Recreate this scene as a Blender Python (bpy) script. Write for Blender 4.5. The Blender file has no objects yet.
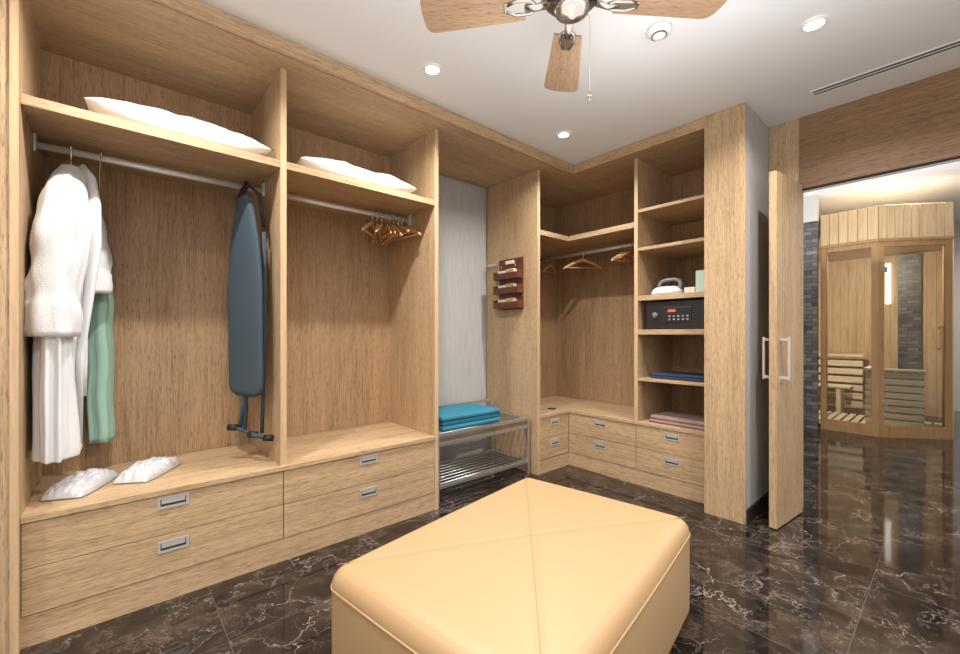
import bpy, bmesh, math, random
from mathutils import Vector, Matrix, noise
random.seed(4)
scene = bpy.context.scene
scene.view_settings.view_transform = 'Standard'

# ------------------------------------------------------------------ materials
def newmat(name):
    m = bpy.data.materials.new(name); m.use_nodes = True
    nt = m.node_tree; b = nt.nodes['Principled BSDF']
    return m, nt, b
def N(nt, t, **kw):
    n = nt.nodes.new(t)
    for k, v in kw.items():
        if k in n.inputs.keys(): n.inputs[k].default_value = v
        else: setattr(n, k, v)
    return n
def ramp(nt, src, stops):
    r = nt.nodes.new('ShaderNodeValToRGB')
    el = r.color_ramp.elements
    while len(el) < len(stops): el.new(0.5)
    for e, (p, c) in zip(el, stops):
        e.position = p; e.color = (c[0], c[1], c[2], 1) if len(c) == 3 else c
    nt.links.new(src, r.inputs['Fac'])
    return r
def mapping(nt, scale, src=None):
    mp = nt.nodes.new('ShaderNodeMapping')
    if src is None:
        tc = nt.nodes.new('ShaderNodeTexCoord'); src = tc.outputs['Object']
    nt.links.new(src, mp.inputs['Vector'])
    mp.inputs['Scale'].default_value = scale
    return mp.outputs['Vector']
def simple(name, col, rough=0.5, metal=0.0, bump=0.0, bscale=200, var=0.0, spec=0.5, sheen=0, bdist=0.004):
    m, nt, b = newmat(name)
    b.inputs['Base Color'].default_value = (*col, 1)
    b.inputs['Roughness'].default_value = rough
    b.inputs['Metallic'].default_value = metal
    b.inputs['Specular IOR Level'].default_value = spec
    if sheen: b.inputs['Sheen Weight'].default_value = sheen
    v = mapping(nt, (1, 1, 1))
    n = N(nt, 'ShaderNodeTexNoise', Scale=bscale, Detail=4.0)
    nt.links.new(v, n.inputs['Vector'])
    if var:
        r = ramp(nt, n.outputs['Fac'], [(0.3, [c*(1-var) for c in col]), (0.7, [min(1, c*(1+var)) for c in col])])
        nt.links.new(r.outputs['Color'], b.inputs['Base Color'])
    if bump:
        bp = N(nt, 'ShaderNodeBump', Strength=bump, Distance=bdist)
        nt.links.new(n.outputs['Fac'], bp.inputs['Height'])
        nt.links.new(bp.outputs['Normal'], b.inputs['Normal'])
    return m
def emis(name, col, s):
    m, nt, b = newmat(name)
    b.inputs['Base Color'].default_value = (*col, 1)
    b.inputs['Emission Color'].default_value = (*col, 1)
    b.inputs['Emission Strength'].default_value = s
    return m
def wood(name, base, dark, axis, fine=120, rough=0.5, pores=1.0):
    m, nt, b = newmat(name)
    def sc(a, l):
        v = [a, a, a]; v['xyz'.index(axis)] = l; return tuple(v)
    tc = nt.nodes.new('ShaderNodeTexCoord'); src = tc.outputs['Object']
    n1 = N(nt, 'ShaderNodeTexNoise', Scale=1.0, Detail=5.0, Roughness=0.65)
    nt.links.new(mapping(nt, sc(fine, 3.5), src), n1.inputs['Vector'])
    n2 = N(nt, 'ShaderNodeTexNoise', Scale=1.0, Detail=3.0, Distortion=0.6)
    nt.links.new(mapping(nt, sc(9, 0.7), src), n2.inputs['Vector'])
    n3 = N(nt, 'ShaderNodeTexNoise', Scale=1.0, Detail=2.0)
    nt.links.new(mapping(nt, sc(280, 22), src), n3.inputs['Vector'])
    mix = N(nt, 'ShaderNodeMath', operation='MULTIPLY_ADD'); mix.inputs[1].default_value = 0.7
    nt.links.new(n1.outputs['Fac'], mix.inputs[0])
    m2 = N(nt, 'ShaderNodeMath', operation='MULTIPLY'); m2.inputs[1].default_value = 0.3
    nt.links.new(n2.outputs['Fac'], m2.inputs[0]); nt.links.new(m2.outputs[0], mix.inputs[2])
    mid = [(x*0.6+y*0.4) for x, y in zip(base, dark)]
    light = [min(1, x*1.12) for x in base]
    r = ramp(nt, mix.outputs[0], [(0.33, dark), (0.45, mid), (0.54, base), (0.67, light)])
    rp = ramp(nt, n3.outputs['Fac'], [(0.32, [1-0.42*pores]*3), (0.46, (1, 1, 1))])
    mm = N(nt, 'ShaderNodeMix', data_type='RGBA', blend_type='MULTIPLY')
    mm.inputs[0].default_value = 1.0
    nt.links.new(r.outputs['Color'], mm.inputs[6]); nt.links.new(rp.outputs['Color'], mm.inputs[7])
    nt.links.new(mm.outputs[2], b.inputs['Base Color'])
    b.inputs['Roughness'].default_value = rough
    b.inputs['Specular IOR Level'].default_value = 0.35
    bp = N(nt, 'ShaderNodeBump', Strength=0.1, Distance=0.002)
    nt.links.new(n1.outputs['Fac'], bp.inputs['Height']); nt.links.new(bp.outputs['Normal'], b.inputs['Normal'])
    return m
OAK = (0.545, 0.382, 0.228); OAKD = (0.355, 0.232, 0.125)
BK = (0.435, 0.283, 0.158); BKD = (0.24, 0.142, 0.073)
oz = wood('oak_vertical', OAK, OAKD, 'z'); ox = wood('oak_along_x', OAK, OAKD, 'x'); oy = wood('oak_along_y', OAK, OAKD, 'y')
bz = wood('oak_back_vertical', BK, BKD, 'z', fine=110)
hy = wood('walnut_header', (0.30, 0.185, 0.10), (0.20, 0.115, 0.058), 'y')
edge = wood('oak_edge', (0.60, 0.42, 0.25), (0.50, 0.34, 0.19), 'z', pores=0.3)
fanw = wood('fan_blade_wood', (0.36, 0.24, 0.15), (0.27, 0.17, 0.10), 'x', fine=70, rough=0.35)
hangw = simple('hanger_wood', (0.62, 0.36, 0.15), 0.4, var=0.15, bscale=40)
saz = wood('sauna_spruce', (0.66, 0.48, 0.29), (0.52, 0.35, 0.18), 'z', fine=40, rough=0.55, pores=0.2)
say = wood('sauna_spruce_h', (0.80, 0.68, 0.50), (0.70, 0.56, 0.38), 'y', fine=40, rough=0.55, pores=0.2)
saf = wood('sauna_frame', (0.42, 0.25, 0.12), (0.32, 0.18, 0.08), 'z', fine=40, rough=0.45, pores=0.2)
darkwood = simple('mahogany', (0.12, 0.035, 0.018), 0.3, var=0.3, bscale=30)
white = simple('ceiling_paint', (0.80, 0.81, 0.83), 0.9, bump=0.02)
wallp = simple('wall_paint', (0.70, 0.68, 0.65), 0.85)
def wallpaper():
    m, nt, b = newmat('grey_wallpaper')
    n = N(nt, 'ShaderNodeTexNoise', Scale=1.0, Detail=4.0)
    nt.links.new(mapping(nt, (160, 160, 4)), n.inputs['Vector'])
    r = ramp(nt, n.outputs['Fac'], [(0.35, (0.40, 0.395, 0.39)), (0.65, (0.51, 0.505, 0.50))])
    nt.links.new(r.outputs['Color'], b.inputs['Base Color']); b.inputs['Roughness'].default_value = 0.7
    return m
greyw = wallpaper()
chrome = simple('chrome', (0.78, 0.78, 0.78), 0.18, 1.0)
satin = simple('satin_metal', (0.62, 0.61, 0.59), 0.35, 0.45)
nickel = simple('brushed_nickel', (0.42, 0.39, 0.36), 0.25, 1.0)
alu = simple('aluminium', (0.62, 0.63, 0.64), 0.3, 0.9)
railm = simple('rail_satin', (0.76, 0.76, 0.76), 0.35, 0.4)
dmetal = simple('dark_recess', (0.10, 0.095, 0.09), 0.4, 0.7)
rubber = simple('black_rubber', (0.015, 0.015, 0.017), 0.5)
safem = simple('safe_black', (0.02, 0.02, 0.022), 0.35)
terry = simple('white_terry', (0.76, 0.77, 0.79), 0.95, bump=0.6, bscale=240, sheen=0.15, bdist=0.005)
linen = simple('white_linen', (0.78, 0.79, 0.81), 0.85, bump=0.35, bscale=22, bdist=0.010)
mint = simple('mint_terry', (0.36, 0.57, 0.48), 0.95, bump=0.6, bscale=240, bdist=0.005)
teal = simple('turquoise_towel', (0.03, 0.21, 0.31), 0.95, bump=0.7, bscale=200, bdist=0.005)
navy = simple('navy_cloth', (0.025, 0.045, 0.09), 0.9)
mauve = simple('mauve_cloth', (0.30, 0.195, 0.175), 0.9)
board = simple('board_fabric', (0.052, 0.078, 0.105), 0.9, bump=0.2)
plastic = simple('white_plastic', (0.82, 0.82, 0.82), 0.35)
greyp = simple('grey_plastic', (0.18, 0.20, 0.23), 0.4)
green = simple('pale_green_card', (0.48, 0.66, 0.55), 0.7)
cream = simple('cream_paper', (0.80, 0.76, 0.66), 0.7)
leather = simple('tan_leather', (0.425, 0.275, 0.142), 0.42, bump=0.06, bscale=500, var=0.03)
seam = simple('leather_seam', (0.30, 0.18, 0.085), 0.5)
plinth = simple('dark_plinth', (0.02, 0.018, 0.017), 0.5)
redled = emis('red_display', (0.9, 0.08, 0.04), 0.8)
lampm = emis('lamp_glow', (1.0, 0.97, 0.92), 25)
streakm = emis('reflection_streak_glow', (1.0, 0.95, 0.88), 2.2)  # emission for the bar that imitates a reflected streak
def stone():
    m, nt, b = newmat('stone_mosaic')
    br = N(nt, 'ShaderNodeTexBrick', Scale=1.0)
    br.inputs['Color1'].default_value = (0.20, 0.19, 0.18, 1); br.inputs['Color2'].default_value = (0.05, 0.05, 0.05, 1)
    br.inputs['Mortar'].default_value = (0.03, 0.03, 0.03, 1)
    br.inputs['Brick Width'].default_value = 0.12; br.inputs['Row Height'].default_value = 0.05; br.inputs['Mortar Size'].default_value = 0.003
    tc = nt.nodes.new('ShaderNodeTexCoord')
    sp = nt.nodes.new('ShaderNodeSeparateXYZ'); cb = nt.nodes.new('ShaderNodeCombineXYZ')
    nt.links.new(tc.outputs['Object'], sp.inputs[0]); nt.links.new(sp.outputs['Y'], cb.inputs['X']); nt.links.new(sp.outputs['Z'], cb.inputs['Y'])
    nt.links.new(cb.outputs[0], br.inputs['Vector'])
    nt.links.new(br.outputs['Color'], b.inputs['Base Color']); b.inputs['Roughness'].default_value = 0.35
    return m
stonem = stone()
def marble():
    m, nt, b = newmat('dark_emperador_marble')
    T = 0.8
    tc = nt.nodes.new('ShaderNodeTexCoord')
    mp = nt.nodes.new('ShaderNodeMapping'); mp.inputs['Location'].default_value = (-0.335, -1.87, 0)
    nt.links.new(tc.outputs['Object'], mp.inputs['Vector'])
    P = mp.outputs['Vector']
    dv = N(nt, 'ShaderNodeVectorMath', operation='SCALE'); dv.inputs['Scale'].default_value = 1/T
    nt.links.new(P, dv.inputs[0])
    fl = N(nt, 'ShaderNodeVectorMath', operation='FLOOR'); nt.links.new(dv.outputs[0], fl.inputs[0])
    wn = N(nt, 'ShaderNodeTexWhiteNoise', noise_dimensions='3D'); nt.links.new(fl.outputs[0], wn.inputs['Vector'])
    s5 = N(nt, 'ShaderNodeVectorMath', operation='SCALE'); s5.inputs['Scale'].default_value = 7.0
    nt.links.new(wn.outputs['Color'], s5.inputs[0])
    ad = N(nt, 'ShaderNodeVectorMath', operation='ADD'); nt.links.new(P, ad.inputs[0]); nt.links.new(s5.outputs[0], ad.inputs[1])
    C = ad.outputs[0]
    nd = N(nt, 'ShaderNodeTexNoise', Scale=3.8, Detail=6.0, Roughness=0.6); nt.links.new(C, nd.inputs['Vector'])
    sd = N(nt, 'ShaderNodeVectorMath', operation='SCALE'); sd.inputs['Scale'].default_value = 0.58; nt.links.new(nd.outputs['Color'], sd.inputs[0])
    cd = N(nt, 'ShaderNodeVectorMath', operation='ADD'); nt.links.new(C, cd.inputs[0]); nt.links.new(sd.outputs[0], cd.inputs[1])
    CD = cd.outputs[0]
    nb = N(nt, 'ShaderNodeTexNoise', Scale=6.0, Detail=10.0, Roughness=0.74); nt.links.new(CD, nb.inputs['Vector'])
    base = ramp(nt, nb.outputs['Fac'], [(0.36, (0.006, 0.005, 0.005)), (0.50, (0.018, 0.0132, 0.0108)), (0.61, (0.062, 0.042, 0.032)), (0.75, (0.20, 0.145, 0.115))])
    def vein(scale, wid, lo, hi, ms, amp=1.0):
        vo = N(nt, 'ShaderNodeTexVoronoi', feature='DISTANCE_TO_EDGE', Scale=scale); nt.links.new(CD, vo.inputs['Vector'])
        r = ramp(nt, vo.outputs['Distance'], [(0.0, (amp, amp, amp)), (wid*0.4, (0.4*amp,)*3), (wid, (0, 0, 0))])
        mk = N(nt, 'ShaderNodeTexNoise', Scale=ms, Detail=5.0); nt.links.new(C, mk.inputs['Vector'])
        rm = ramp(nt, mk.outputs['Fac'], [(lo, (0, 0, 0)), (hi, (1, 1, 1))])
        mu = N(nt, 'ShaderNodeMath', operation='MULTIPLY'); nt.links.new(r.outputs['Color'], mu.inputs[0]); nt.links.new(rm.outputs['Color'], mu.inputs[1])
        return mu.outputs[0]
    v1 = vein(2.2, 0.012, 0.40, 0.64, 2.8, 0.85); v2 = vein(7.5, 0.026, 0.45, 0.70, 5.0, 0.65)
    mx = N(nt, 'ShaderNodeMath', operation='MAXIMUM'); nt.links.new(v1, mx.inputs[0]); nt.links.new(v2, mx.inputs[1])
    mm = N(nt, 'ShaderNodeMix', data_type='RGBA'); nt.links.new(mx.outputs[0], mm.inputs[0])
    nt.links.new(base.outputs['Color'], mm.inputs[6]); mm.inputs[7].default_value = (0.40, 0.34, 0.31, 1)
    br = N(nt, 'ShaderNodeTexBrick', Scale=1.0, offset=0.0)
    br.inputs['Brick Width'].default_value = T; br.inputs['Row Height'].default_value = T; br.inputs['Mortar Size'].default_value = 0.0018
    nt.links.new(P, br.inputs['Vector'])
    m3 = N(nt, 'ShaderNodeMix', data_type='RGBA'); nt.links.new(br.outputs['Fac'], m3.inputs[0])
    nt.links.new(mm.outputs[2], m3.inputs[6]); m3.inputs[7].default_value = (0.07, 0.06, 0.055, 1)
    nt.links.new(m3.outputs[2], b.inputs['Base Color'])
    b.inputs['Roughness'].default_value = 0.06; b.inputs['Specular IOR Level'].default_value = 0.58
    return m
marblem = marble()
def glassm(name, tint, white_=0.0, ior=1.45, rough=0.02):
    m, nt, b = newmat(name)
    out = nt.nodes['Material Output']
    t = N(nt, 'ShaderNodeBsdfTransparent'); t.inputs[0].default_value = (*tint, 1)
    g = N(nt, 'ShaderNodeBsdfGlossy'); g.inputs['Roughness'].default_value = rough
    fr = N(nt, 'ShaderNodeFresnel', IOR=ior)
    mx = N(nt, 'ShaderNodeMixShader'); nt.links.new(fr.outputs[0], mx.inputs[0]); nt.links.new(t.outputs[0], mx.inputs[1]); nt.links.new(g.outputs[0], mx.inputs[2])
    if white_:
        b.inputs['Base Color'].default_value = (0.80, 0.81, 0.83, 1); b.inputs['Roughness'].default_value = 0.35
        m2 = N(nt, 'ShaderNodeMixShader'); m2.inputs[0].default_value = white_
        nt.links.new(mx.outputs[0], m2.inputs[1]); nt.links.new(b.outputs[0], m2.inputs[2]); nt.links.new(m2.outputs[0], out.inputs['Surface'])
    else:
        nt.nodes.remove(b); nt.links.new(mx.outputs[0], out.inputs['Surface'])
    return m
glass = glassm('clear_glass', (0.90, 0.92, 0.91))
film = glassm('plastic_film', (0.96, 0.96, 0.97), 0.62, 1.5, 0.12)

# ------------------------------------------------------------------ mesh builder
class MB:
    def __init__(s): s.v = []; s.f = []; s.m = []; s.s = []; s.mats = []
    def add(s, vs, fs, mat, smooth=False, M=None):
        if mat not in s.mats: s.mats.append(mat)
        mi = s.mats.index(mat); o = len(s.v)
        for v in vs:
            v = Vector(v); s.v.append(M @ v if M else v)
        for f in fs: s.f.append([i+o for i in f]); s.m.append(mi); s.s.append(smooth)
    def box(s, x0, x1, y0, y1, z0, z1, mat, b=0.0, M=None, seg=2):
        bm = bmesh.new(); bmesh.ops.create_cube(bm, size=1)
        for v in bm.verts:
            v.co = Vector(((x0+x1)/2+v.co.x*(x1-x0), (y0+y1)/2+v.co.y*(y1-y0), (z0+z1)/2+v.co.z*(z1-z0)))
        if b: bmesh.ops.bevel(bm, geom=bm.edges[:], offset=b, segments=seg, affect='EDGES', profile=0.5)
        bm.verts.index_update()
        s.add([v.co.copy() for v in bm.verts], [[v.index for v in f.verts] for f in bm.faces], mat, seg > 2, M)
        bm.free(); return s
    def tube(s, pts, r, mat, n=10, M=None, ell=(1, 1), up=(0, 0, 1), cap=True):
        pts = [Vector(p) for p in pts]; rs = r if isinstance(r, (list, tuple)) else [r]*len(pts)
        vs = []; fs = []; L = len(pts); prev = None
        for i, p in enumerate(pts):
            d = (pts[min(i+1, L-1)]-pts[max(i-1, 0)]).normalized()
            if prev is None:
                u = Vector(up)
                if abs(u.dot(d)) > 0.95: u = Vector((1, 0, 0))
                a = d.cross(u).normalized()
            else: a = (prev - d*prev.dot(d)).normalized()
            prev = a; c = d.cross(a)
            for k in range(n):
                t = 2*math.pi*k/n
                vs.append(p + a*math.cos(t)*rs[i]*ell[0] + c*math.sin(t)*rs[i]*ell[1])
        for i in range(L-1):
            for k in range(n):
                fs.append([i*n+k, i*n+(k+1) % n, (i+1)*n+(k+1) % n, (i+1)*n+k])
        if cap: fs.append(list(range(n))[::-1]); fs.append([(L-1)*n+k for k in range(n)])
        s.add(vs, fs, mat, True, M); return s
    def loft(s, rings, mat, M=None, cap=True, smooth=True):
        n = len(rings[0]); vs = [p for r in rings for p in r]; fs = []
        for i in range(len(rings)-1):
            for k in range(n): fs.append([i*n+k, i*n+(k+1) % n, (i+1)*n+(k+1) % n, (i+1)*n+k])
        if cap: fs.append(list(range(n))[::-1]); fs.append([(len(rings)-1)*n+k for k in range(n)])
        s.add(vs, fs, mat, smooth, M); return s
    def lathe(s, prof, cx, cy, mat, n=32, cap=True):
        rings = [[Vector((cx+r*math.cos(2*math.pi*k/n), cy+r*math.sin(2*math.pi*k/n), z)) for k in range(n)] for r, z in prof]
        return s.loft(rings, mat, cap=cap)
    def build(s, name, parent=None, sub=0):
        me = bpy.data.meshes.new(name); me.from_pydata([tuple(v) for v in s.v], [], s.f)
        for m in s.mats: me.materials.append(m)
        for p, mi, sm in zip(me.polygons, s.m, s.s): p.material_index = mi; p.use_smooth = sm
        bm = bmesh.new(); bm.from_mesh(me); bmesh.ops.recalc_face_normals(bm, faces=bm.faces[:]); bm.to_mesh(me); bm.free()
        o = bpy.data.objects.new(name, me); scene.collection.objects.link(o)
        if parent: o.parent = parent
        if sub:
            md = o.modifiers.new('sub', 'SUBSURF'); md.levels = sub; md.render_levels = sub
        return o
def empty(name):
    e = bpy.data.objects.new(name, None); scene.collection.objects.link(e); return e
def B(name, *a, parent=None, b=0.0): return MB().box(*a, b=b).build(name, parent)

# ------------------------------------------------------------------ room shell
CZ = 2.66; FY = 2.34; BY = 2.98; FX = 3.13; BX = 3.75; CY = 2.18; CX = 2.98
B('floor', -1.8, 10.0, -3.0, 5.0, -0.10, 0.0, marblem)
B('ceiling', -1.8, 3.60, -1.8, 3.12, CZ, CZ+0.1, white)
B('wall_left', -1.9, -1.8, -1.8, 3.12, 0, CZ, wallp)
B('wall_rear', -1.8, 3.48, -1.9, -1.8, 0, CZ, wallp)
B('wall_back', -1.8, 3.90, BY+0.02, BY+0.12, 0, CZ, greyw)
B('wall_closet', BX+0.02, BX+0.12, 0.98, BY+0.02, 0, CZ, wallp)
B('wall_partition', 3.002, 3.60, 0.875, 1.095, 0.0, CZ, greyw)
B('baseboard_partition', 3.005, 3.478, 0.863, 0.874, 0.0, 0.09, plinth)
B('wall_doorway', 3.48, 3.60, -1.8, -0.75, 0, CZ, wallp)
mb = MB(); mb.box(3.478, 3.60, 0.70, 0.873, 0, 2.95, oz); mb.build('trim_1')
mb = MB(); mb.box(3.48, 3.60, -0.75, 0.699, 2.18, 2.95, hy)
mb.box(3.52, 3.56, -0.75, 0.69, 2.172, 2.179, dmetal); mb.build('trim_2')
# far room
B('ceiling_spa', 3.61, 10.0, -3.0, 5.0, 2.95, 3.05, white)
B('wall_spa_back', 9.9, 10.0, -3.0, 5.0, 0, 2.95, wallp)
B('wall_spa_left', 3.9, 9.9, 4.9, 5.0, 0, 2.95, wallp)
B('wall_spa_right', 3.6, 9.9, -3.1, -3.0, 0, 2.95, wallp)
B('wall_spa_stone', 6.62, 6.72, 1.15, 4.9, 0, 2.62, stonem)
B('wall_spa_upper', 6.62, 6.72, 1.15, 4.9, 2.62, 2.95, wallp)
B('wall_spa_near', 3.61, 3.69, -3.0, -0.80, 0, 2.95, wallp)

# ------------------------------------------------------------------ handles
def handle_y(mb, x, z, y=FY, w=0.115, h=0.052):
    f = 0.010
    mb.box(x-w/2, x+w/2, y-0.004, y+0.001, z+h/2-f, z+h/2, satin); mb.box(x-w/2, x+w/2, y-0.004, y+0.001, z-h/2, z-h/2+f, satin)
    mb.box(x-w/2, x-w/2+f, y-0.004, y+0.001, z-h/2+f, z+h/2-f, satin); mb.box(x+w/2-f, x+w/2, y-0.004, y+0.001, z-h/2+f, z+h/2-f, satin)
    mb.box(x-w/2+f, x+w/2-f, y-0.0012, y+0.001, z-h/2+f, z+h/2-f, dmetal)
    mb.box(x-w/2+f+.004, x+w/2-f-.004, y-0.0035, y, z-0.004, z+h/2-f, satin)
def handle_x(mb, y, z, x=FX, w=0.115, h=0.052):
    f = 0.010
    mb.box(x-0.004, x+0.001, y-w/2, y+w/2, z+h/2-f, z+h/2, satin); mb.box(x-0.004, x+0.001, y-w/2, y+w/2, z-h/2, z-h/2+f, satin)
    mb.box(x-0.004, x+0.001, y-w/2, y-w/2+f, z-h/2+f, z+h/2-f, satin); mb.box(x-0.004, x+0.001, y+w/2-f, y+w/2, z-h/2+f, z+h/2-f, satin)
    mb.box(x-0.0012, x+0.001, y-w/2+f, y+w/2-f, z-h/2+f, z+h/2-f, dmetal)
    mb.box(x-0.0035, x, y-w/2+f+.004, y+w/2-f-.004, z-0.004, z+h/2-f, satin)

# ------------------------------------------------------------------ wardrobe along back wall
W = empty('built_in_wardrobe')
L0, L1 = -0.27, 0.655; M1 = 0.685; R0, R1 = 1.64, 1.67; TZ = 2.60
mb = MB()
mb.box(-1.2, L0, 2.27, BY, 0, TZ-0.001, oz)
mb.box(-0.288, L0+0.004, 2.262, 2.272, 0, TZ-0.001, edge)
mb.box(L1, M1, FY+0.004, BY, 0.505, TZ, oz, 0.001); mb.box(L1, M1, FY, FY+0.004, 0.505, TZ, edge)
mb.box(R0, R1, FY+0.004, BY, 0.0, TZ, oz, 0.001); mb.box(R0, R1, FY, FY+0.004, 0.0, TZ, edge)
mb.build('side_panels', W)
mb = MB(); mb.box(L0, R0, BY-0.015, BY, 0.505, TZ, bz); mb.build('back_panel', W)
mb = MB()
mb.box(L0, R0, FY-0.01, BY-0.016, 0.480, 0.505, ox, 0.002)
mb.box(L0, L1, FY, BY-0.016, 2.075, 2.115, ox, 0.002); mb.box(M1, R0, FY, BY-0.016, 2.075, 2.115, ox, 0.002)
mb.build('shelves', W)
mb = MB(); mb.box(L0, R0, FY+0.004, BY, 0, 0.119, ox); mb.box(L0, R0, FY+0.02, BY-0.02, 0.119, 0.479, plinth); mb.build('plinth', W)
mb = MB()
for (a, b_) in ((L0+0.002, 0.668), (0.672, R0-0.002)):
    for (z0, z1, hz) in ((0.301, 0.477, 0.443), (0.122, 0.298, 0.246)):
        mb.box(a, b_, FY, FY+0.019, z0, z1, ox, 0.0015)
        handle_y(mb, (a+b_)/2, hz)
mb.build('drawer_fronts', W)
mb = MB()
for (a, b_) in ((L0, L1), (M1, R0)):
    mb.tube([(a+0.002, 2.66, 2.03), (b_-0.002, 2.66, 2.03)], 0.016, railm, ell=(0.6, 1.0))
    for x in (a+0.006, b_-0.006): mb.box(x-0.005, x+0.005, 2.64, 2.68, 2.0, 2.074, railm, 0.002)
mb.build('hanging_rails', W)
mb = MB()
mb.box(-1.2, BX, CY+0.021, BY, TZ, CZ-0.001, ox)
mb.box(-1.2, CX+0.02, CY, CY+0.02, 2.585, CZ-0.001, ox, 0.001)
mb.box(-1.2, CX+0.035, CY+0.035, CY+0.06, 2.592, TZ+0.01, ox)
mb.build('trim_3')
mb = MB()
mb.box(CX+0.021, BX, 1.117, CY+0.02, TZ, CZ-0.001, oy)
mb.box(CX, CX+0.02, 1.117, CY, 2.585, CZ-0.001, oy, 0.001)
mb.box(CX+0.035, CX+0.06, 1.117, CY+0.035, 2.592, TZ+0.01, oy)
mb.build('trim_4')

# ------------------------------------------------------------------ corner wardrobe
C = empty('corner_wardrobe')
P0, P1 = 2.70, 2.73; S0, S1 = 1.67, 1.70
mb = MB()
mb.box(P0, P1, FY+0.004, BY, 0, TZ, oz, 0.001); mb.box(P0, P1, FY, FY+0.004, 0, TZ, edge)
mb.box(FX+0.004, BX, S0, S1, 0.505, TZ, oz); mb.box(FX, FX+0.004, S0, S1, 0.505, TZ, edge)
mb.box(CX+0.02, BX, 1.097, 1.116, 0, TZ, oz)
mb.box(CX-0.002, CX+0.02, 0.873, 1.116, 0, CZ-0.001, oz, 0.002)
mb.build('side_panels', C)
mb = MB()
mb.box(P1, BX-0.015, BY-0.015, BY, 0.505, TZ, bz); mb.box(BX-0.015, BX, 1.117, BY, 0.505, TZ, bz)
mb.build('back_panels', C)
mb = MB()
mb.box(P1, BX-0.016, FY-0.008, BY-0.016, 0.480, 0.505, ox, 0.002)
mb.box(FX-0.008, BX-0.016, 1.117, FY-0.009, 0.480, 0.505, oy, 0.002)
mb.box(P1, BX-0.016, FY+0.03, BY-0.016, 2.06, 2.105, ox, 0.002)
mb.box(FX+0.03, BX-0.016, S1, FY+0.029, 2.06, 2.105, oy, 0.002)
for z, t in ((2.19, .025), (1.885, .025), (1.503, .04), (1.235, .04), (0.85, .022)):
    mb.box(FX+0.004, BX-0.016, 1.117, S0, z-t, z, oy, 0.002)
mb.box(3.02, 3.08, 2.44, 2.50, 0.505, 0.512, dmetal, 0.002)
mb.build('shelves', C)
mb = MB()
mb.box(P1, FX+0.002, FY+0.004, BY, 0, 0.119, ox); mb.box(FX+0.004, BX, 1.117, BY, 0, 0.119, oy)
mb.box(P1, FX+0.01, FY+0.02, BY-0.02, 0.119, 0.479, plinth); mb.box(FX+0.02, BX-0.02, 1.117, BY-0.02, 0.119, 0.479, plinth)
mb.build('plinth', C)
mb = MB()
for (z0, z1, hz) in ((0.301, 0.477, 0.430), (0.122, 0.298, 0.246)):
    mb.box(P1+0.002, FX-0.002, FY, FY+0.019, z0, z1, ox, 0.0015); handle_y(mb, 2.93, hz)
    for (a, b_) in ((1.119, 1.683), (1.687, FY-0.002)):
        mb.box(FX, FX+0.019, a, b_, z0, z1, oy, 0.0015); handle_x(mb, (a+b_)/2, hz)
mb.build('drawer_fronts', C)
mb = MB()
mb.tube([(3.44, S1+0.002, 1.99), (3.44, BY-0.018, 1.99)], 0.016, railm, ell=(0.6, 1.0))
mb.build('hanging_rail', C)

# ------------------------------------------------------------------ hangers
def hanger(cx, cy, cz, ang, tilt=0.0, w=0.21):
    M = Matrix.Translation((cx, cy, cz)) @ Matrix.Rotation(ang, 4, 'Z') @ Matrix.Rotation(tilt, 4, 'Y')
    mb = MB(); R = 0.021
    pts = [(R*math.cos(t), 0, R*math.sin(t)) for t in [math.radians(-20+i*15) for i in range(16)]]
    pts += [(-0.008, 0, -0.028), (0, 0, -0.045), (0, 0, -0.085)]
    mb.tube(pts, 0.0025, chrome, 6, M)
    sp = []
    for i in range(-8, 9):
        u = i/8; sp.append((u*w, 0.02*u*u, -0.082-0.085*abs(u)**1.4))
    mb.tube(sp, [0.008+0.006*(1-abs(i)/8) if abs(i) < 8 else 0.006 for i in range(-8, 9)], hangw, 8, M, ell=(0.7, 1.25))
    mb.tube([(-w*0.88, 0.014, -0.155), (w*0.88, 0.014, -0.155)], 0.005, hangw, 8, M)
    return mb.build('clothes_hanger')
for x, a in ((1.34, 50), (1.375, 66), (1.41, 60), (1.445, 76), (1.475, 90), (1.505, 68), (1.54, 84), (1.57, 102)):
    hanger(x, 2.66, 2.045, math.radians(a), random.uniform(-0.08, 0.08))
for y, a in ((1.90, 8), (1.93, -6), (1.96, 4), (1.99, 14), (2.40, -28), (2.80, 20)):
    hanger(3.44, y, 2.004, math.radians(a), random.uniform(-0.05, 0.05))

# ------------------------------------------------------------------ pillows, slippers
def cushion(mb, cx, cy, z0, a, b, h, ang, mat, seed=0, n=44, px=3.0, wr=0.22, fr=2.3, low=0.42, rnd=0.0):
    M = Matrix.Translation((cx, cy, z0)) @ Matrix.Rotation(ang, 4, 'Z')
    def P(i, j, sgn):
        u = -1+2*i/n; v = -1+2*j/n
        k = max(0, (1-abs(u)**px))**0.5 * max(0, (1-abs(v)**px))**0.5
        x = u*a*(1-0.05*(1-v*v)); y = v*b*(1-0.07*(1-u*u))
        if rnd: x *= 1-rnd*abs(v)**3; y *= 1-rnd*0.4*abs(u)**3
        w = noise.noise(Vector((u*fr+seed, v*fr, sgn)))*wr + noise.noise(Vector((u*fr*2.6+seed, v*fr*2.6, 3*sgn)))*wr*0.35
        z = h*low + (sgn*h*((1-low) if sgn > 0 else low)*k*(1+(w if sgn > 0 else 0)))
        return (x, y, z)
    for sgn in (1, -1):
        vs = [P(i, j, sgn) for i in range(n+1) for j in range(n+1)]
        fs = [[i*(n+1)+j, (i+1)*(n+1)+j, (i+1)*(n+1)+j+1, i*(n+1)+j+1] for i in range(n) for j in range(n)]
        mb.add(vs, fs, mat, True, M)
    return mb
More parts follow.
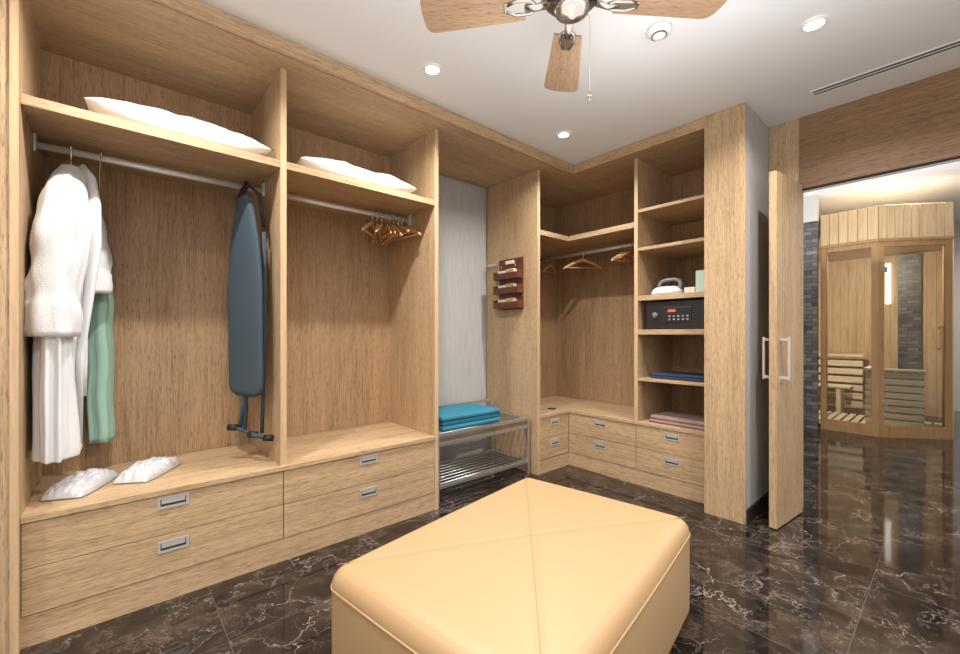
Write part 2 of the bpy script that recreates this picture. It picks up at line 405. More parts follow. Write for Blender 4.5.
cushion(MB(), 0.265, 2.65, 2.117, 0.37, 0.245, 0.165, 0.03, linen, 1, wr=0.3).build('pillow')
cushion(MB(), 1.16, 2.63, 2.117, 0.385, 0.23, 0.15, 0.0, linen, 5, wr=0.3).build('pillow')
def packet(cx, cy, ang, seed):
    mb = MB()
    for side, dz in ((-0.030, 0.0), (0.030, 0.003)):
        M = Matrix.Translation((cx, cy, 0.509+dz)) @ Matrix.Rotation(ang, 4, 'Z') @ Matrix.Translation((side, 0, 0))
        rs = []; n = 24
        for i in range(n+1):
            t = i/n; y = -0.13+0.26*t
            w = max(0.003, 0.038*(math.sin(math.pi*t) if 0 < t < 1 else 0)**0.35*(0.82+0.25*t))
            up = 0.010+(0.034*math.sin(math.pi*(t-0.35)/0.65)**0.8 if 0.35 < t < 1 else 0)
            r = []
            for k in range(20):
                a = 2*math.pi*k/20; sz = math.sin(a)
                r.append(Vector((math.cos(a)*w, y, 0.006+(sz*up if sz > 0 else sz*0.006))))
            rs.append(r)
        mb.loft(rs, linen, M)
    cushion(mb, cx, cy, 0.5065, 0.084, 0.160, 0.055, ang, film, seed, n=56, px=3.8, wr=0.45, fr=3.4, low=0.08, rnd=0.18)
    mb.build('slippers')
packet(-0.11, 2.60, math.radians(-24), 1.3); packet(0.13, 2.65, math.radians(-32), 7.7)

# ------------------------------------------------------------------ bathrobe
def ring(cx, cy, z, ax, ay, n=110, amp=0.0, k=9, ph=0, seed=0, p=2.3):
    out = []
    for i in range(n):
        t = 2*math.pi*i/n
        c, s_ = math.cos(t), math.sin(t)
        e = 2/p
        x = math.copysign(abs(c)**e, c)*ax; y = math.copysign(abs(s_)**e, s_)*ay
        g = noise.noise(Vector((s_*4.5+seed, c*1.5, z*0.9+ph)))
        f = 1+amp*(1.0*math.sin(k*t+ph+2*g)+0.5*math.sin((2*k-3)*t+ph*2+1)) + 0.12*noise.noise(Vector((c*2+seed, s_*3, z*5)))
        out.append(Vector((cx+x*f, cy+y*(1+(f-1)*0.3), z)))
    return out
mb = MB()
prof = [(1.955, -.150, 2.64, .03, .035), (1.93, -.15, 2.64, .045, .06), (1.90, -.15, 2.64, .06, .11), (1.86, -.155, 2.64, .068, .165), (1.80, -.155, 2.63, .075, .19),
        (1.65, -.155, 2.62, .082, .20), (1.5, -.165, 2.61, .082, .205), (1.35, -.178, 2.60, .070, .205), (1.2, -.186, 2.59, .060, .20), (1.0, -.188, 2.59, .058, .20), (0.85, -.188, 2.585, .060, .20), (0.70, -.188, 2.585, .062, .20), (0.68, -.188, 2.585, .058, .20)]
rings = []
for i in range(len(prof)-1):
    for s_ in range(5):
        q = s_/5; v = [prof[i][j]*(1-q)+prof[i+1][j]*q for j in range(5)]
        am = 0.02+0.21*min(1, max(0, (1.85-v[0])/0.9))
        rings.append(ring(v[1], v[2], v[0], v[3], v[4], amp=am, ph=0.8*v[0], seed=2, k=9))
v = prof[-1]; rings.append(ring(v[1], v[2], v[0], v[3]*0.9, v[4]*0.95, amp=0.2, k=9, ph=0.8*v[0], seed=2))
mb.loft(rings, terry)
def sleeve(pts, rs, seed=0, cuff=True):
    P = [Vector(p) for p in pts]; rg = []
    tot = []
    for i in range(len(P)-1):
        for q in range(10):
            t = q/10; tot.append((P[i].lerp(P[i+1], t), rs[i]*(1-t)+rs[i+1]*t))
    tot.append((P[-1], rs[-1])); L = len(tot)
    for j, (a, r) in enumerate(tot):
        f = j/(L-1); o = []
        for k in range(48):
            t = 2*math.pi*k/48
            w = 1+0.16*noise.noise(Vector((math.cos(t)*1.5+seed, math.sin(t)*1.5, a.z*9)))+0.06*math.sin(6*t+a.z*5+seed)*f
            w *= 1+0.06*math.sin(a.z*34+2.5*math.sin(t+seed))*(1-0.5*f)
            if cuff and f > 0.84: w *= 1.10
            o.append(a+Vector((math.cos(t)*r*w, math.sin(t)*r*w, 0)))
        rg.append(o)
    mb.loft(rg, terry)
sleeve([(-.155, 2.54, 1.90), (-.168, 2.50, 1.83), (-.185, 2.455, 1.65), (-.192, 2.445, 1.42), (-.195, 2.445, 1.19)], [.025, .050, .066, .070, .072], 1)
sleeve([(-.14, 2.75, 1.895), (-.12, 2.78, 1.82), (-.095, 2.78, 1.70), (-.085, 2.77, 1.55), (-.085, 2.76, 1.40)], [.025, .054, .070, .070, .068], 5)
mb.tube([(-.145, 2.70, 1.93), (-.11, 2.645, 1.955), (-.085, 2.60, 1.90), (-.072, 2.57, 1.78), (-.070, 2.555, 1.6), (-.085, 2.55, 1.4), (-.115, 2.545, 1.1), (-.120, 2.54, 0.72)], [.018, .024, .028, .034, .034, .026, .018, .016], terry, 14, ell=(0.6, 1.1))
mb.tube([(-.125, 2.60, 1.32), (-.108, 2.60, 1.22), (-.11, 2.61, 1.05), (-.112, 2.60, 0.92)], 0.012, terry, 10, ell=(0.5, 1.4))
R = 0.022
mb.tube([(-.15, 2.66+R*math.cos(t), 2.046+R*math.sin(t)) for t in [math.radians(-20+i*15) for i in range(16)]]+[(-.15, 2.655, 2.01), (-.15, 2.65, 1.98), (-.15, 2.645, 1.94)], 0.0028, chrome, 6)
mb.build('bathrobe')
mb = MB()
rr = []
for i in range(31):
    z = 1.50-(1.50-0.655)*i/30; q = min(1, i/5)
    rr.append(ring(-.055+0.004*math.sin(i*0.5), 2.875, z, .022+.022*q, .03+.035*q, amp=0.10+0.08*i/30, k=4, ph=0.6, seed=6))
mb.loft(rr, mint)
mb.tube([(-.048, 2.66+R*math.cos(t), 2.046+R*math.sin(t)) for t in [math.radians(-20+i*15) for i in range(16)]]+[(-.055, 2.69, 1.98), (-.06, 2.90, 1.90), (-.06, 2.90, 1.60), (-.06, 2.875, 1.49)], 0.0028, chrome, 6)
mb.build('hanging_towel')

# ------------------------------------------------------------------ ironing board
mb = MB()
zt, zb, cy = 1.96, 0.86, 2.565; KS = -0.27
def hw(z):
    t = (z-zb)/(zt-zb)
    w = 0.16 if t < 0.50 else 0.16*(1-((t-0.50)/0.50)**2.0*0.74)
    if t < 0.07: w *= math.sqrt(max(0, 1-(1-t/0.07)**2))*0.45+0.55
    if t > 0.97: w *= math.sqrt(max(0.0, 1-((t-0.97)/0.03)**2))
    return max(w, 0.004)
rings = []
nz = 60
for i in range(nz+1):
    z = zb+(zt-zb)*i/nz; w = hw(z); th = 0.019 if 0 < i < nz else 0.008
    xc = 0.538-0.01*(z-zb); yc = cy-0.02*(z-zb)/(zt-zb); o = []
    for k in range(28):
        t = 2*math.pi*k/28; dy = w*math.copysign(abs(math.sin(t))**0.7, math.sin(t))
        o.append(Vector((xc+dy*KS+th*math.copysign(abs(math.cos(t))**0.5, math.cos(t)), yc+dy, z)))
    rings.append(o)
mb.loft(rings, board)
mb.tube([(.605, 2.46, 1.75), (.610, 2.47, 1.2), (.605, 2.50, 0.66)], 0.010, board, 10)
mb.tube([(.560, 2.66, 1.75), (.565, 2.62, 1.2), (.535, 2.56, 0.68)], 0.010, board, 10)
mb.tube([(.555, 2.50, 0.655), (.63, 2.44, 0.64)], 0.012, board, 10); mb.tube([(.485, 2.60, 0.69), (.575, 2.53, 0.655)], 0.010, board, 10)
mb.tube([(.52, 2.60, 0.67), (.535, 2.58, 0.90)], 0.010, board, 10)
for (x, y, z) in ((.625, 2.44, .64), (.565, 2.51, .655), (.487, 2.60, .69)):
    mb.tube([(x-.02, y+.015, z), (x+.015, y-.012, z)], 0.018, rubber, 12)
mb.tube([(.50, 2.58, 1.92), (.53, 2.60, 2.0), (.56, 2.635, 2.055), (.56, 2.66, 2.062), (.56, 2.685, 2.05), (.56, 2.69, 2.02)], 0.008, rubber, 8)
mb.tube([(.51, 2.56, 1.94), (.54, 2.50, 2.0), (.59, 2.50, 1.96), (.61, 2.48, 1.78)], 0.010, rubber, 8)
mb.build('ironing_board')

# ------------------------------------------------------------------ organiser on the side panel
mb = MB(); X = P0-0.001
mb.box(X-0.014, X, 2.50, 2.80, 1.42, 1.88, darkwood, 0.003)
for z in (1.43, 1.56, 1.69):
    mb.box(X-0.075, X-0.014, 2.505, 2.795, z, z+0.012, darkwood, 0.002)
    mb.box(X-0.085, X-0.072, 2.505, 2.795, z, z+0.055, darkwood, 0.002)
    mb.box(X-0.085, X-0.014, 2.497, 2.507, z, z+0.075, darkwood, 0.002); mb.box(X-0.085, X-0.014, 2.793, 2.803, z, z+0.075, darkwood, 0.002)
    mb.box(X-0.066, X-0.02, 2.54, 2.76, z+0.012, z+0.08, cream, 0.004)
    mb.box(X-0.068, X-0.03, 2.56, 2.66, z+0.055, z+0.09, hangw, 0.008)
mb.box(X-0.03, X-0.014, 2.60, 2.70, 1.83, 1.86, cream, 0.003)
for y in (2.56, 2.74): mb.tube([(X-0.012, y, 1.80), (X-0.04, y, 1.80), (X-0.05, y, 1.82)], 0.004, chrome, 6)
mb.build('valet_organizer')
mb = MB()
mb.box(X-0.006, X, 2.84, 2.955, 1.83, 1.86, chrome, 0.002)
for y in (2.86, 2.895, 2.93): mb.tube([(X-0.004, y, 1.84), (X-0.04, y, 1.83), (X-0.055, y, 1.85)], 0.005, chrome, 8)
mb.build('wall_hook_rail')

# ------------------------------------------------------------------ luggage rack
mb = MB(); xa, xb, ya, yb = 1.70, 2.64, 2.40, 2.84; t = 0.0125
for x in (xa, xb):
    mb.box(x, x+2*t, ya, ya+2*t, 0, 0.49, alu, 0.003); mb.box(x, x+2*t, yb, yb+2*t, 0, 0.60, alu, 0.003)
    for z in (0.465, 0.10): mb.box(x, x+2*t, ya+2*t, yb, z, z+0.025, alu, 0.002)
for z in (0.465, 0.10):
    mb.box(xa+2*t, xb, ya, ya+2*t, z, z+0.025, alu, 0.003); mb.box(xa+2*t, xb, yb, yb+2*t, z, z+0.025, alu, 0.003)
    for i in range(7):
        y = ya+0.055+i*0.055
        mb.tube([(xa+2*t, y, z+0.016), (xb, y, z+0.016)], 0.0085, alu, 10)
mb.box(xa+2*t, xb, yb, yb+2*t, 0.575, 0.60, alu, 0.003)
mb.box(xa+2*t, xb, ya+0.004, ya+0.02, 0.40, 0.43, alu, 0.003)
mb.box(xa+2*t, xb, yb+0.006, yb+0.016, 0.25, 0.40, alu, 0.002)
mb.build('luggage_rack')
def folded(name, x0, x1, y0, y1, z0, layers, th, mat):
    mb = MB()
    for i in range(layers):
        j = 0.006*math.sin(i*2.3); a = z0+i*th
        mb.box(x0+j, x1+j*0.5, y0+j, y1-j, a, a+th*0.98, mat, th*0.42, seg=5)
    return mb.build(name)
folded('towel_stack', 1.78, 2.36, 2.44, 2.82, 0.491, 3, 0.036, teal)
folded('folded_cloth', FX+0.06, FX+0.36, 1.19, 1.60, 0.851, 2, 0.020, navy)
folded('folded_blanket', FX+0.04, FX+0.36, 1.15, 1.60, 0.506, 2, 0.028, mauve)

# ------------------------------------------------------------------ safe, iron, box
mb = MB(); sx = FX+0.03; z0 = 1.236
mb.box(sx+0.012, sx+0.36, 1.16, 1.62, z0, z0+0.215, safem, 0.004)
mb.box(sx, sx+0.012, 1.165, 1.615, z0+0.005, z0+0.21, safem, 0.004)
mb.box(sx-0.004, sx+0.001, 1.27, 1.47, z0+0.05, z0+0.165, safem, 0.002)
mb.box(sx-0.006, sx-0.003, 1.385, 1.44, z0+0.13, z0+0.148, redled)
for i in range(5):
    for j in range(2): mb.box(sx-0.007, sx-0.003, 1.29+i*0.033, 1.305+i*0.033, z0+0.068+j*0.024, z0+0.080+j*0.024, alu, 0.001)
Mk = Matrix.Translation((sx, 1.54, z0+0.11)) @ Matrix.Rotation(math.radians(-90), 4, 'Y')
mb.tube([(0, 0, 0), (0, 0, 0.016)], 0.02, greyp, 20, Mk); mb.box(-0.02, 0.02, -0.005, 0.005, 0.016, 0.024, alu, 0.002, Mk)
mb.build('hotel_safe')
mb = MB(); Mi = Matrix.Translation((FX+0.14, 1.50, 1.504)) @ Matrix.Rotation(math.radians(8), 4, 'Z')
def hull(z, s, xs=1.0):
    o = []
    for k in range(28):
        a = 2*math.pi*k/28; y = math.cos(a)*0.125*s; u = (math.cos(a)+1)/2
        o.append(Vector((math.sin(a)*0.055*s*xs*(1-0.55*u*u), y, z)))
    return o
mb.loft([hull(0, 0.98), hull(0.006, 1.0), hull(0.009, 0.98)], chrome, Mi)
mb.loft([hull(0.010, 0.97), hull(0.03, 0.96), hull(0.05, 0.85, .9), hull(0.065, 0.66, .8), hull(0.07, 0.5, .7)], plastic, Mi)
mb.tube([(0, 0.045, 0.055), (0, 0.06, 0.085), (0, 0.04, 0.112), (0, 0, 0.122), (0, -0.06, 0.122), (0, -0.095, 0.105), (0, -0.10, 0.07), (0, -0.095, 0.03)], [.016, .015, .014, .014, .014, .016, .018, .02], greyp, 12, Mi)
mb.tube([(0, -0.10, 0.11), (0.02, -0.13, 0.10), (0.05, -0.14, 0.02), (0.08, -0.10, 0.006)], 0.004, rubber, 8, Mi)
mb.build('clothes_iron')
mb = MB(); mb.box(FX+0.05, FX+0.09, 1.15, 1.25, 1.504, 1.66, green, 0.002); mb.box(FX+0.05, FX+0.11, 1.255, 1.33, 1.504, 1.545, cream, 0.001); mb.build('card_box')

# ------------------------------------------------------------------ ottoman
O = empty('leather_ottoman')
oc = Vector((1.137, 1.018, 0)); oa = math.radians(9)
MO = Matrix.Translation(oc) @ Matrix.Rotation(oa, 4, 'Z')
hx, hyy, zlo, zhi = 0.575, 0.405, 0.055, 0.458
hz = (zhi-zlo)/2; zc = (zhi+zlo)/2; rr_ = 0.055
bm = bmesh.new(); bmesh.ops.create_cube(bm, size=2)
bmesh.ops.subdivide_edges(bm, edges=bm.edges[:], cuts=109, use_grid_fill=True)
def remap(q, h):
    s_ = math.sin(q*math.pi/2)
    return (0.55*q+0.45*s_)*h
for v in bm.verts:
    q = Vector((remap(v.co.x, hx), remap(v.co.y, hyy), remap(v.co.z, hz)))
    c = Vector((max(-hx+rr_, min(hx-rr_, q.x)), max(-hyy+rr_, min(hyy-rr_, q.y)), max(-hz+rr_, min(hz-rr_, q.z))))
    d = q-c
    if d.length > 1e-6: q = c+d.normalized()*rr_
    u, w = q.x/hx, q.y/hyy
    if q.z > 0:
        k = max(0, 1-u*u)*max(0, 1-w*w)*(q.z/hz)
        dist = min(abs(u-w), abs(u+w))*hx*hyy/math.hypot(hx, hyy)
        q.z += 0.014*k**0.7 - 0.0030*math.exp(-(dist/0.010)**2)*min(1, k*8)
    b_ = 0.012*(1-(q.z/hz)**2)
    if abs(abs(q.x)-hx) < 0.02: q.x += math.copysign(b_*(1-w*w), q.x)
    if abs(abs(q.y)-hyy) < 0.02: q.y += math.copysign(b_*(1-u*u), q.y)
    v.co = q+Vector((0, 0, zc))
for f in bm.faces: f.smooth = True
def topz(x, y):
    u, w = x/hx, y/hyy; k = max(0, 1-u*u)*max(0, 1-w*w)
    return zhi+0.014*k**0.7-0.0030*min(1, k*8)
bmesh.ops.transform(bm, matrix=MO, verts=bm.verts)
me = bpy.data.meshes.new('cushion_body'); bm.to_mesh(me); bm.free(); me.materials.append(leather)
o = bpy.data.objects.new('cushion_body', me); scene.collection.objects.link(o); o.parent = O
mb = MB()
zs = zhi-rr_-0.004
def rrect(hx_, hy_, r, z, n=8):
    p = []
    for (sx_, sy_, a0) in ((1, 1, 0), (-1, 1, 90), (-1, -1, 180), (1, -1, 270)):
        for i in range(n+1):
            a = math.radians(a0+90*i/n); p.append((sx_*(hx_-r)+r*math.cos(a), sy_*(hy_-r)+r*math.sin(a), z))
    p.append(p[0]); return p
# piping follows the slight bulge of the sides
pp = []
base_pts = rrect(hx, hyy, rr_, zs)
zz = (zs-zc)/hz; bl = 0.012*(1-zz*zz)
dense = []
for a, b_ in zip(base_pts[:-1], base_pts[1:]):
    L_ = math.dist(a, b_); m_ = max(1, int(L_/0.03))
    for i in range(m_): dense.append(Vector(a).lerp(Vector(b_), i/m_))
dense.append(Vector(base_pts[0]))
for p in dense:
    u, w = p.x/hx, p.y/hyy; q = p.copy()
    if abs(abs(p.x)-hx) < 0.02: q.x += math.copysign(bl*(1-w*w)+0.001, p.x)
    if abs(abs(p.y)-hyy) < 0.02: q.y += math.copysign(bl*(1-u*u)+0.001, p.y)
    pp.append(q)
mb.tube(pp, 0.0034, leather, 8, MO)
for sx_ in (-1, 1):
    for sy_ in (-1, 1):
        k = rr_*(1-math.sqrt(.5)); mb.tube([(sx_*(hx-k), sy_*(hyy-k), zlo+0.02), (sx_*(hx-k), sy_*(hyy-k), zs)], 0.0022, seam, 6, MO)
for s1 in (1, -1):
    pts = [(u*hx, s1*u*hyy, topz(u*hx, u*hyy)-0.0003) for u in [-0.95+1.9*i/60 for i in range(61)]]
    mb.tube(pts, 0.0015, seam, 6, MO)
mb.build('seams', O)
mb = MB(); mb.box(-hx+0.06, hx-0.06, -hyy+0.06, hyy-0.06, 0, zlo+0.01, plinth, 0.003, MO); mb.build('base', O)

# ------------------------------------------------------------------ ceiling fan
F = empty('ceiling_fan'); fx, fy, fz = 1.245, 0.917, 2.40
mb = MB()
mb.lathe([(0.001, CZ-0.001), (0.065, CZ-0.001), (0.065, CZ-0.02), (0.045, CZ-0.055), (0.02, CZ-0.07), (0.013, CZ-0.075), (0.013, fz+0.13), (0.03, fz+0.125), (0.05, fz+0.11), (0.095, fz+0.09), (0.112, fz+0.06), (0.112, fz+0.03), (0.095, fz+0.01), (0.055, fz-0.002), (0.058, fz-0.012), (0.062, fz-0.022), (0.060, fz-0.035), (0.040, fz-0.048), (0.018, fz-0.052), (0.010, fz-0.058), (0.001, fz-0.06)], fx, fy, nickel, 40)
mb.build('motor_housing', F)
for i, adeg in enumerate((133.5, 42, -40, -134)):
    a = math.radians(adeg)
    M = Matrix.Translation((fx, fy, fz)) @ Matrix.Rotation(a, 4, 'Z') @ Matrix.Rotation(math.radians(10), 4, 'X')
    outl = []
    for k in range(9):
        t = k/8; outl.append((0.165+0.34*t, 0.056+0.026*t))
    for k in range(1, 10):
        t = k/10; aa = math.pi/2*(1-t); outl.append((0.505+0.045*math.cos(aa)**0.7, 0.082*math.sin(aa)**0.5))
    outl.append((0.551, 0))
    top = outl+[(x, -y) for x, y in outl[::-1][1:]]
    n = len(top)
    vs = [(x, y, 0.004) for x, y in top]+[(x, y, -0.004) for x, y in top]
    fs = [list(range(n)), list(range(2*n-1, n-1, -1))]+[[k, (k+1) % n, n+(k+1) % n, n+k] for k in range(n)]
    mb = MB(); mb.add(vs, fs, fanw)
    o = mb.build('blade_%d' % (i+1), F); o.matrix_local = M
    mb = MB()
    mb.tube([(0.09, 0, 0.0), (0.13, 0.0, -0.012), (0.17, 0, -0.007)], [0.018, 0.014, 0.016], nickel, 10, M, ell=(1, 0.5))
    mb.tube([(0.12, 0.0, -0.008), (0.15, 0.025, -0.007), (0.20, 0.028, -0.007), (0.235, 0.012, -0.007)], 0.006, nickel, 8, M)
    mb.tube([(0.12, 0.0, -0.008), (0.15, -0.025, -0.007), (0.20, -0.028, -0.007), (0.235, -0.012, -0.007)], 0.006, nickel, 8, M)
    mb.box(0.165, 0.245, -0.02, 0.02, -0.009, -0.004, nickel, 0.002, M)
    mb.build('blade_iron_%d' % (i+1), F)
mb = MB(); px, py = fx+0.06, fy-0.035
mb.tube([(fx+.04, fy-.025, fz-0.03), (px, py, fz-0.04), (px, py, 2.09)], 0.0014, nickel, 6); mb.lathe([(0.001, 2.09), (0.004, 2.085), (0.006, 2.07), (0.003, 2.055), (0.001, 2.052)], px, py, nickel, 12)
mb.build('pull_chain', F)

# ------------------------------------------------------------------ ceiling fittings + lights
def area(name, loc, size, energy, col=(1, 0.95, 0.88), rot=(0, 0, 0), shape='DISK', spread=160, sy=None):
    l = bpy.data.lights.new(name, 'AREA'); l.shape = shape; l.size = size; l.energy = energy; l.color = col; l.spread = math.radians(spread)
    if sy: l.shape = 'RECTANGLE'; l.size_y = sy
    o = bpy.data.objects.new(name, l); o.location = loc; o.rotation_euler = rot; scene.collection.objects.link(o); return o
def downlight(x, y, z=CZ, e=20.5):
    mb = MB(); mb.lathe([(0.036, z-0.002), (0.038, z-0.009), (0.048, z-0.008), (0.054, z-0.001)], x, y, plastic, 32, cap=False)
    mb.lathe([(0.001, z-0.006), (0.036, z-0.006), (0.036, z-0.001), (0.001, z-0.001)], x, y, lampm, 24)
    mb.build('recessed_downlight'); area('downlight_lamp', (x, y, z-0.0105), 0.06, e, (1, 0.95, 0.89), spread=150)
for x, y in ((1.314, 1.90), (2.466, 1.89), (2.473, 0.44), (0.15, 1.90), (-0.95, 1.4), (0.15, 0.0), (1.31, -0.5), (2.47, -0.8), (-0.9, -0.8)):
    downlight(x, y)
for x, y in ((5.0, -0.3), (5.0, 1.5), (6.91, 0.37), (8.6, -0.9)): downlight(x, y, 2.95, 20)
mb = MB(); mb.lathe([(0.001, CZ-0.045), (0.022, CZ-0.044), (0.03, CZ-0.036), (0.032, CZ-0.030), (0.048, CZ-0.026), (0.055, CZ-0.012), (0.055, CZ-0.001), (0.001, CZ-0.001)], 1.96, 0.937, plastic, 32)
mb.lathe([(0.031, CZ-0.0355), (0.034, CZ-0.0355), (0.034, CZ-0.030), (0.031, CZ-0.030)], 1.96, 0.937, dmetal, 32, cap=False); mb.build('smoke_detector')
mb = MB(); mb.box(3.155, 3.215, -0.8, 0.57, CZ-0.003, CZ-0.001, dmetal)
mb.box(3.145, 3.156, -0.81, 0.58, CZ-0.006, CZ-0.001, plastic); mb.box(3.214, 3.225, -0.81, 0.58, CZ-0.006, CZ-0.001, plastic); mb.box(3.181, 3.189, -0.8, 0.57, CZ-0.006, CZ-0.001, plastic)
mb.build('air_vent')
area('fill_uplight', (0.9, 0.3, 2.0), 2.4, 32, (1, 0.99, 0.98), (math.pi, 0, 0), sy=2.0, spread=180)  # unseen fill lamp added below the ceiling, whitens it and fills the room
area('room_fill_light', (-0.8, -1.0, 2.0), 1.6, 11, (1, 0.98, 0.96), (math.radians(76), 0, math.radians(-41)), sy=1.2, spread=180)  # added softbox-like fill from behind the camera
area('spa_fill_uplight', (5.2, 0.4, 2.0), 2.6, 50, (1, 0.98, 0.95), (math.pi, 0, 0), sy=2.6, spread=180)  # unseen uplight added to brighten the spa ceiling
area('spa_back_light', (8.6, -1.2, 2.85), 0.6, 24, (1, 0.97, 0.93), sy=0.6, spread=180)

# ------------------------------------------------------------------ door leaf
mb = MB(); a = math.atan2(0.742-0.700, 3.04-3.475)
MD = Matrix.Translation((3.472, 0.700, 0)) @ Matrix.Rotation(a, 4, 'Z')
mb.box(0, 0.437, -0.021, 0.021, 0.008, 2.20, oz, 0.0015, MD)
for s_ in (1, -1):
    yy = s_*0.068
    mb.box(0.375, 0.391, yy-0.006, yy+0.006, 0.915, 1.18, satin, 0.002, MD)
    for z in (0.93, 1.165): mb.box(0.375, 0.391, min(s_*0.0205, yy), max(s_*0.0205, yy), z-0.008, z+0.008, satin, 0.001, MD)
    mb.box(0.35, 0.40, min(s_*0.0205, s_*0.024), max(s_*0.0205, s_*0.024), 0.90, 0.94, satin, 0.001, MD)
mb.build('door_1')

# ------------------------------------------------------------------ sauna cabin
S = empty('sauna_cabin')
A0 = Vector((6.735, 1.135, 0)); A1 = Vector((6.70, 0.60, 0)); A2 = Vector((7.16, 0.03, 0)); A3 = Vector((9.0, 0.03, 0)); A4 = Vector((9.0, 2.6, 0)); A5 = Vector((6.85, 2.6, 0))
def wallM(p, q):
    d = q-p; return Matrix.Translation(p) @ Matrix.Rotation(math.atan2(d.y, d.x), 4, 'Z'), d.length
def face(p, q, door=False):
    M, L = wallM(p, q); mb = MB(); T_ = 0.05
    mb.box(0, L, 0, T_, 0.04, 0.13, saf, 0.002, M); mb.box(0, L, 0, T_, 2.22, 2.29, saf, 0.002, M)
    mb.box(0, 0.06, -0.002, T_, 0.04, 2.29, saf, 0.002, M); mb.box(L-0.06, L, -0.002, T_, 0.04, 2.29, saf, 0.002, M)
    n = max(3, round(L/0.085)); w = L/n
    for i in range(n): mb.box(i*w+0.002, (i+1)*w-0.002, -0.012, T_, 2.29, 2.70, saz, 0.003, M)
    mb.box(-0.01, L+0.01, -0.022, T_, 2.28, 2.31, saf, 0.002, M); mb.box(0, L, -0.01, T_, 0, 0.04, saf, 0.0, M)
    mb.box(0.05, L-0.05, 0.02, 0.028, 0.13, 2.22, glass, 0, M)
    if door:
        mb.box(L-0.13, L-0.11, -0.035, -0.015, 1.0, 1.3, saf, 0.004, M)
        for z in (1.03, 1.27): mb.tube([(L-0.12, -0.02, z), (L-0.12, 0.02, z)], 0.008, chrome, 8, M)
        for z in (0.4, 1.95): mb.box(0.03, 0.09, -0.008, 0.03, z-0.03, z+0.03, chrome, 0.002, M)
    mb.build('front', S)
face(A0, A1); face(A1, A2, True)
def boards(p, q, z0=0, z1=2.70, nm='boards'):
    M, L = wallM(p, q); mb = MB(); n = max(3, round(L/0.095)); w = L/n
    mb.box(0, L, 0.004, 0.05, z0, z1, saz, 0, M)
    for i in range(n): mb.box(i*w+0.002, (i+1)*w-0.002, -0.008, 0.006, z0, z1, saz, 0.003, M)
    for i in range(n): mb.box(i*w+0.002, (i+1)*w-0.002, 0.048, 0.06, z0, z1, saz, 0.003, M)
    mb.build(nm, S)
boards(A2+Vector((0.05, 0, 0)), A3, nm='side_wall'); boards(A3+Vector((0, 0.06, 0)), A4, nm='back_wall'); boards(A5, A4, nm='left_wall')
mb = MB()
poly = [A0+Vector((.06, 0, 0)), A1+Vector((.06, .04, 0)), A2+Vector((.04, .06, 0)), A3+Vector((-.06, .06, 0)), A4+Vector((-.06, -.06, 0)), A5+Vector((.06, -.06, 0))]
vs = [(p.x, p.y, 2.40) for p in poly]+[(p.x, p.y, 2.44) for p in poly]; k = len(poly)
mb.add(vs, [list(range(k)), list(range(2*k-1, k-1, -1))]+[[i, (i+1) % k, k+(i+1) % k, k+i] for i in range(k)], say)
mb.build('roof', S)
mb = MB()
for i in range(20):
    y = 0.12+i*0.09
    x0 = 6.82 if y > 0.62 else 6.82+(0.62-y)*0.8
    mb.box(x0, 7.9, y, y+0.065, 0.045, 0.065, say, 0.002)
for x in (7.3, 7.8): mb.box(x, x+0.04, 0.12, 1.9, 0.005, 0.044, say)
mb.build('duckboard', S)
mb = MB()
for i in range(5): mb.box(8.25+i*0.12, 8.25+i*0.12+0.10, 0.9, 2.5, 0.86, 0.885, say, 0.003)
for i in range(6): mb.box(8.22, 8.245, 0.9, 2.5, 0.12+i*0.12, 0.12+i*0.12+0.085, say, 0.003)
for i in range(4): mb.box(7.85+i*0.10, 7.85+i*0.10+0.08, 1.0, 2.5, 0.42, 0.445, say, 0.003)
for y in (1.1, 1.7, 2.4): mb.box(7.86, 8.2, y, y+0.05, 0.01, 0.42, say)
mb.build('benches', S)
mb = MB()
gx0, gx1, gy0, gy1 = 7.13, 7.60, 0.24, 0.74
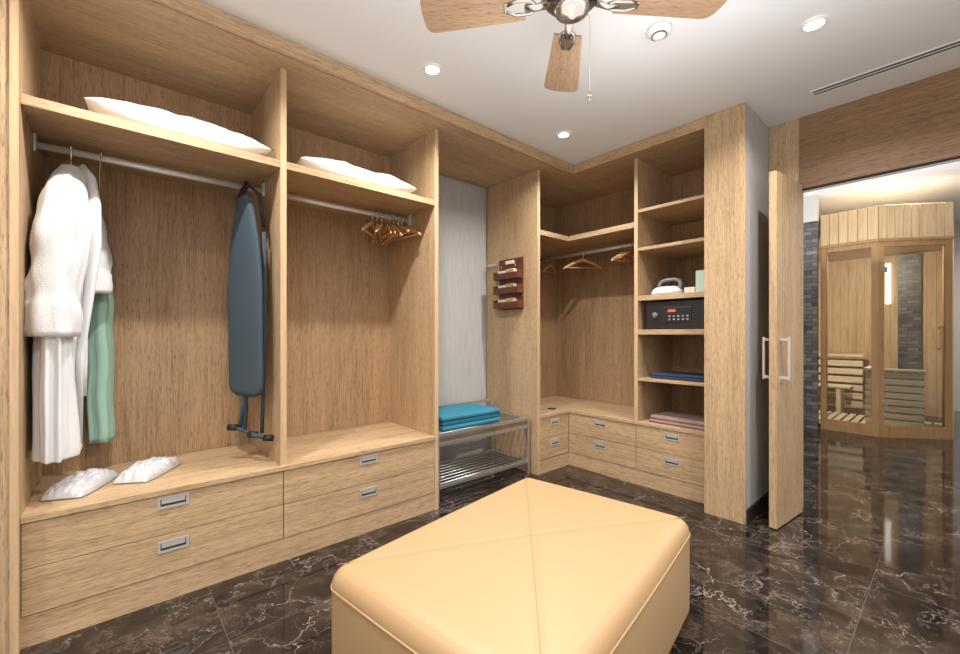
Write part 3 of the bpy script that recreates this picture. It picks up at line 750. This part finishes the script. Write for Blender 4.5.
for i in range(8):
    z = 0.085+i*0.083
    mb.box(gx0-0.02, gx0, gy0, gy1, z, z+0.066, say, 0.003); mb.box(gx0, gx1, gy1, gy1+0.02, z, z+0.066, say, 0.003)
for (x, y) in ((gx0, gy0+0.02), (gx0, gy1-0.04), (gx1-0.04, gy1-0.04)): mb.box(x, x+0.04, y, y+0.04, 0.068, 0.74, say)
mb.box(gx0-0.03, gx0+.04, gy0, gy1+0.03, 0.745, 0.775, say, 0.003); mb.box(gx0+.04, gx1, gy1-.04, gy1+0.03, 0.745, 0.775, say, 0.003)
mb.box(gx0+0.03, gx0+.045, gy0+0.02, gy1-0.02, 0.08, 0.73, say, 0.003)
mb.box(gx0+0.08, gx1-0.06, gy0+0.02, gy1-0.08, 0.08, 0.70, dmetal, 0.01)
for i in range(9): mb.lathe([(0.001, 0.70), (0.035, 0.705), (0.04, 0.725), (0.025, 0.75), (0.001, 0.755)], gx0+0.13+0.1*(i % 3), gy0+0.08+0.12*(i//3), dmetal, 8)
mb.build('heater_guard', S)
mb = MB(); mb.box(8.86, 8.985, 0.34, 0.58, 0.06, 2.38, stonem); mb.build('heater_stone_wall', S)
mb = MB(); mb.box(8.90, 8.935, 0.66, 0.72, 1.66, 2.28, streakm, 0.01); mb.build('reflection_streak', S)  # glowing bar in place of a bright reflection in the pane
area('sauna_light', (6.90, 0.85, 2.36), 0.14, 34, (1, 0.87, 0.70), (0, math.radians(-38), 0), spread=170)

# ------------------------------------------------------------------ world, camera
w = bpy.data.worlds.new('World'); scene.world = w; w.use_nodes = True
w.node_tree.nodes['Background'].inputs[0].default_value = (0.8, 0.85, 0.9, 1); w.node_tree.nodes['Background'].inputs[1].default_value = 0.3
cam = bpy.data.cameras.new('camera'); cam.sensor_width = 36; cam.lens = 417/960*36; cam.shift_y = 7/960; cam.clip_start = 0.02
co = bpy.data.objects.new('camera', cam); co.location = (0, 0, 1.2); co.rotation_euler = (math.radians(90), 0, math.radians(-41.2))
scene.collection.objects.link(co); scene.camera = co
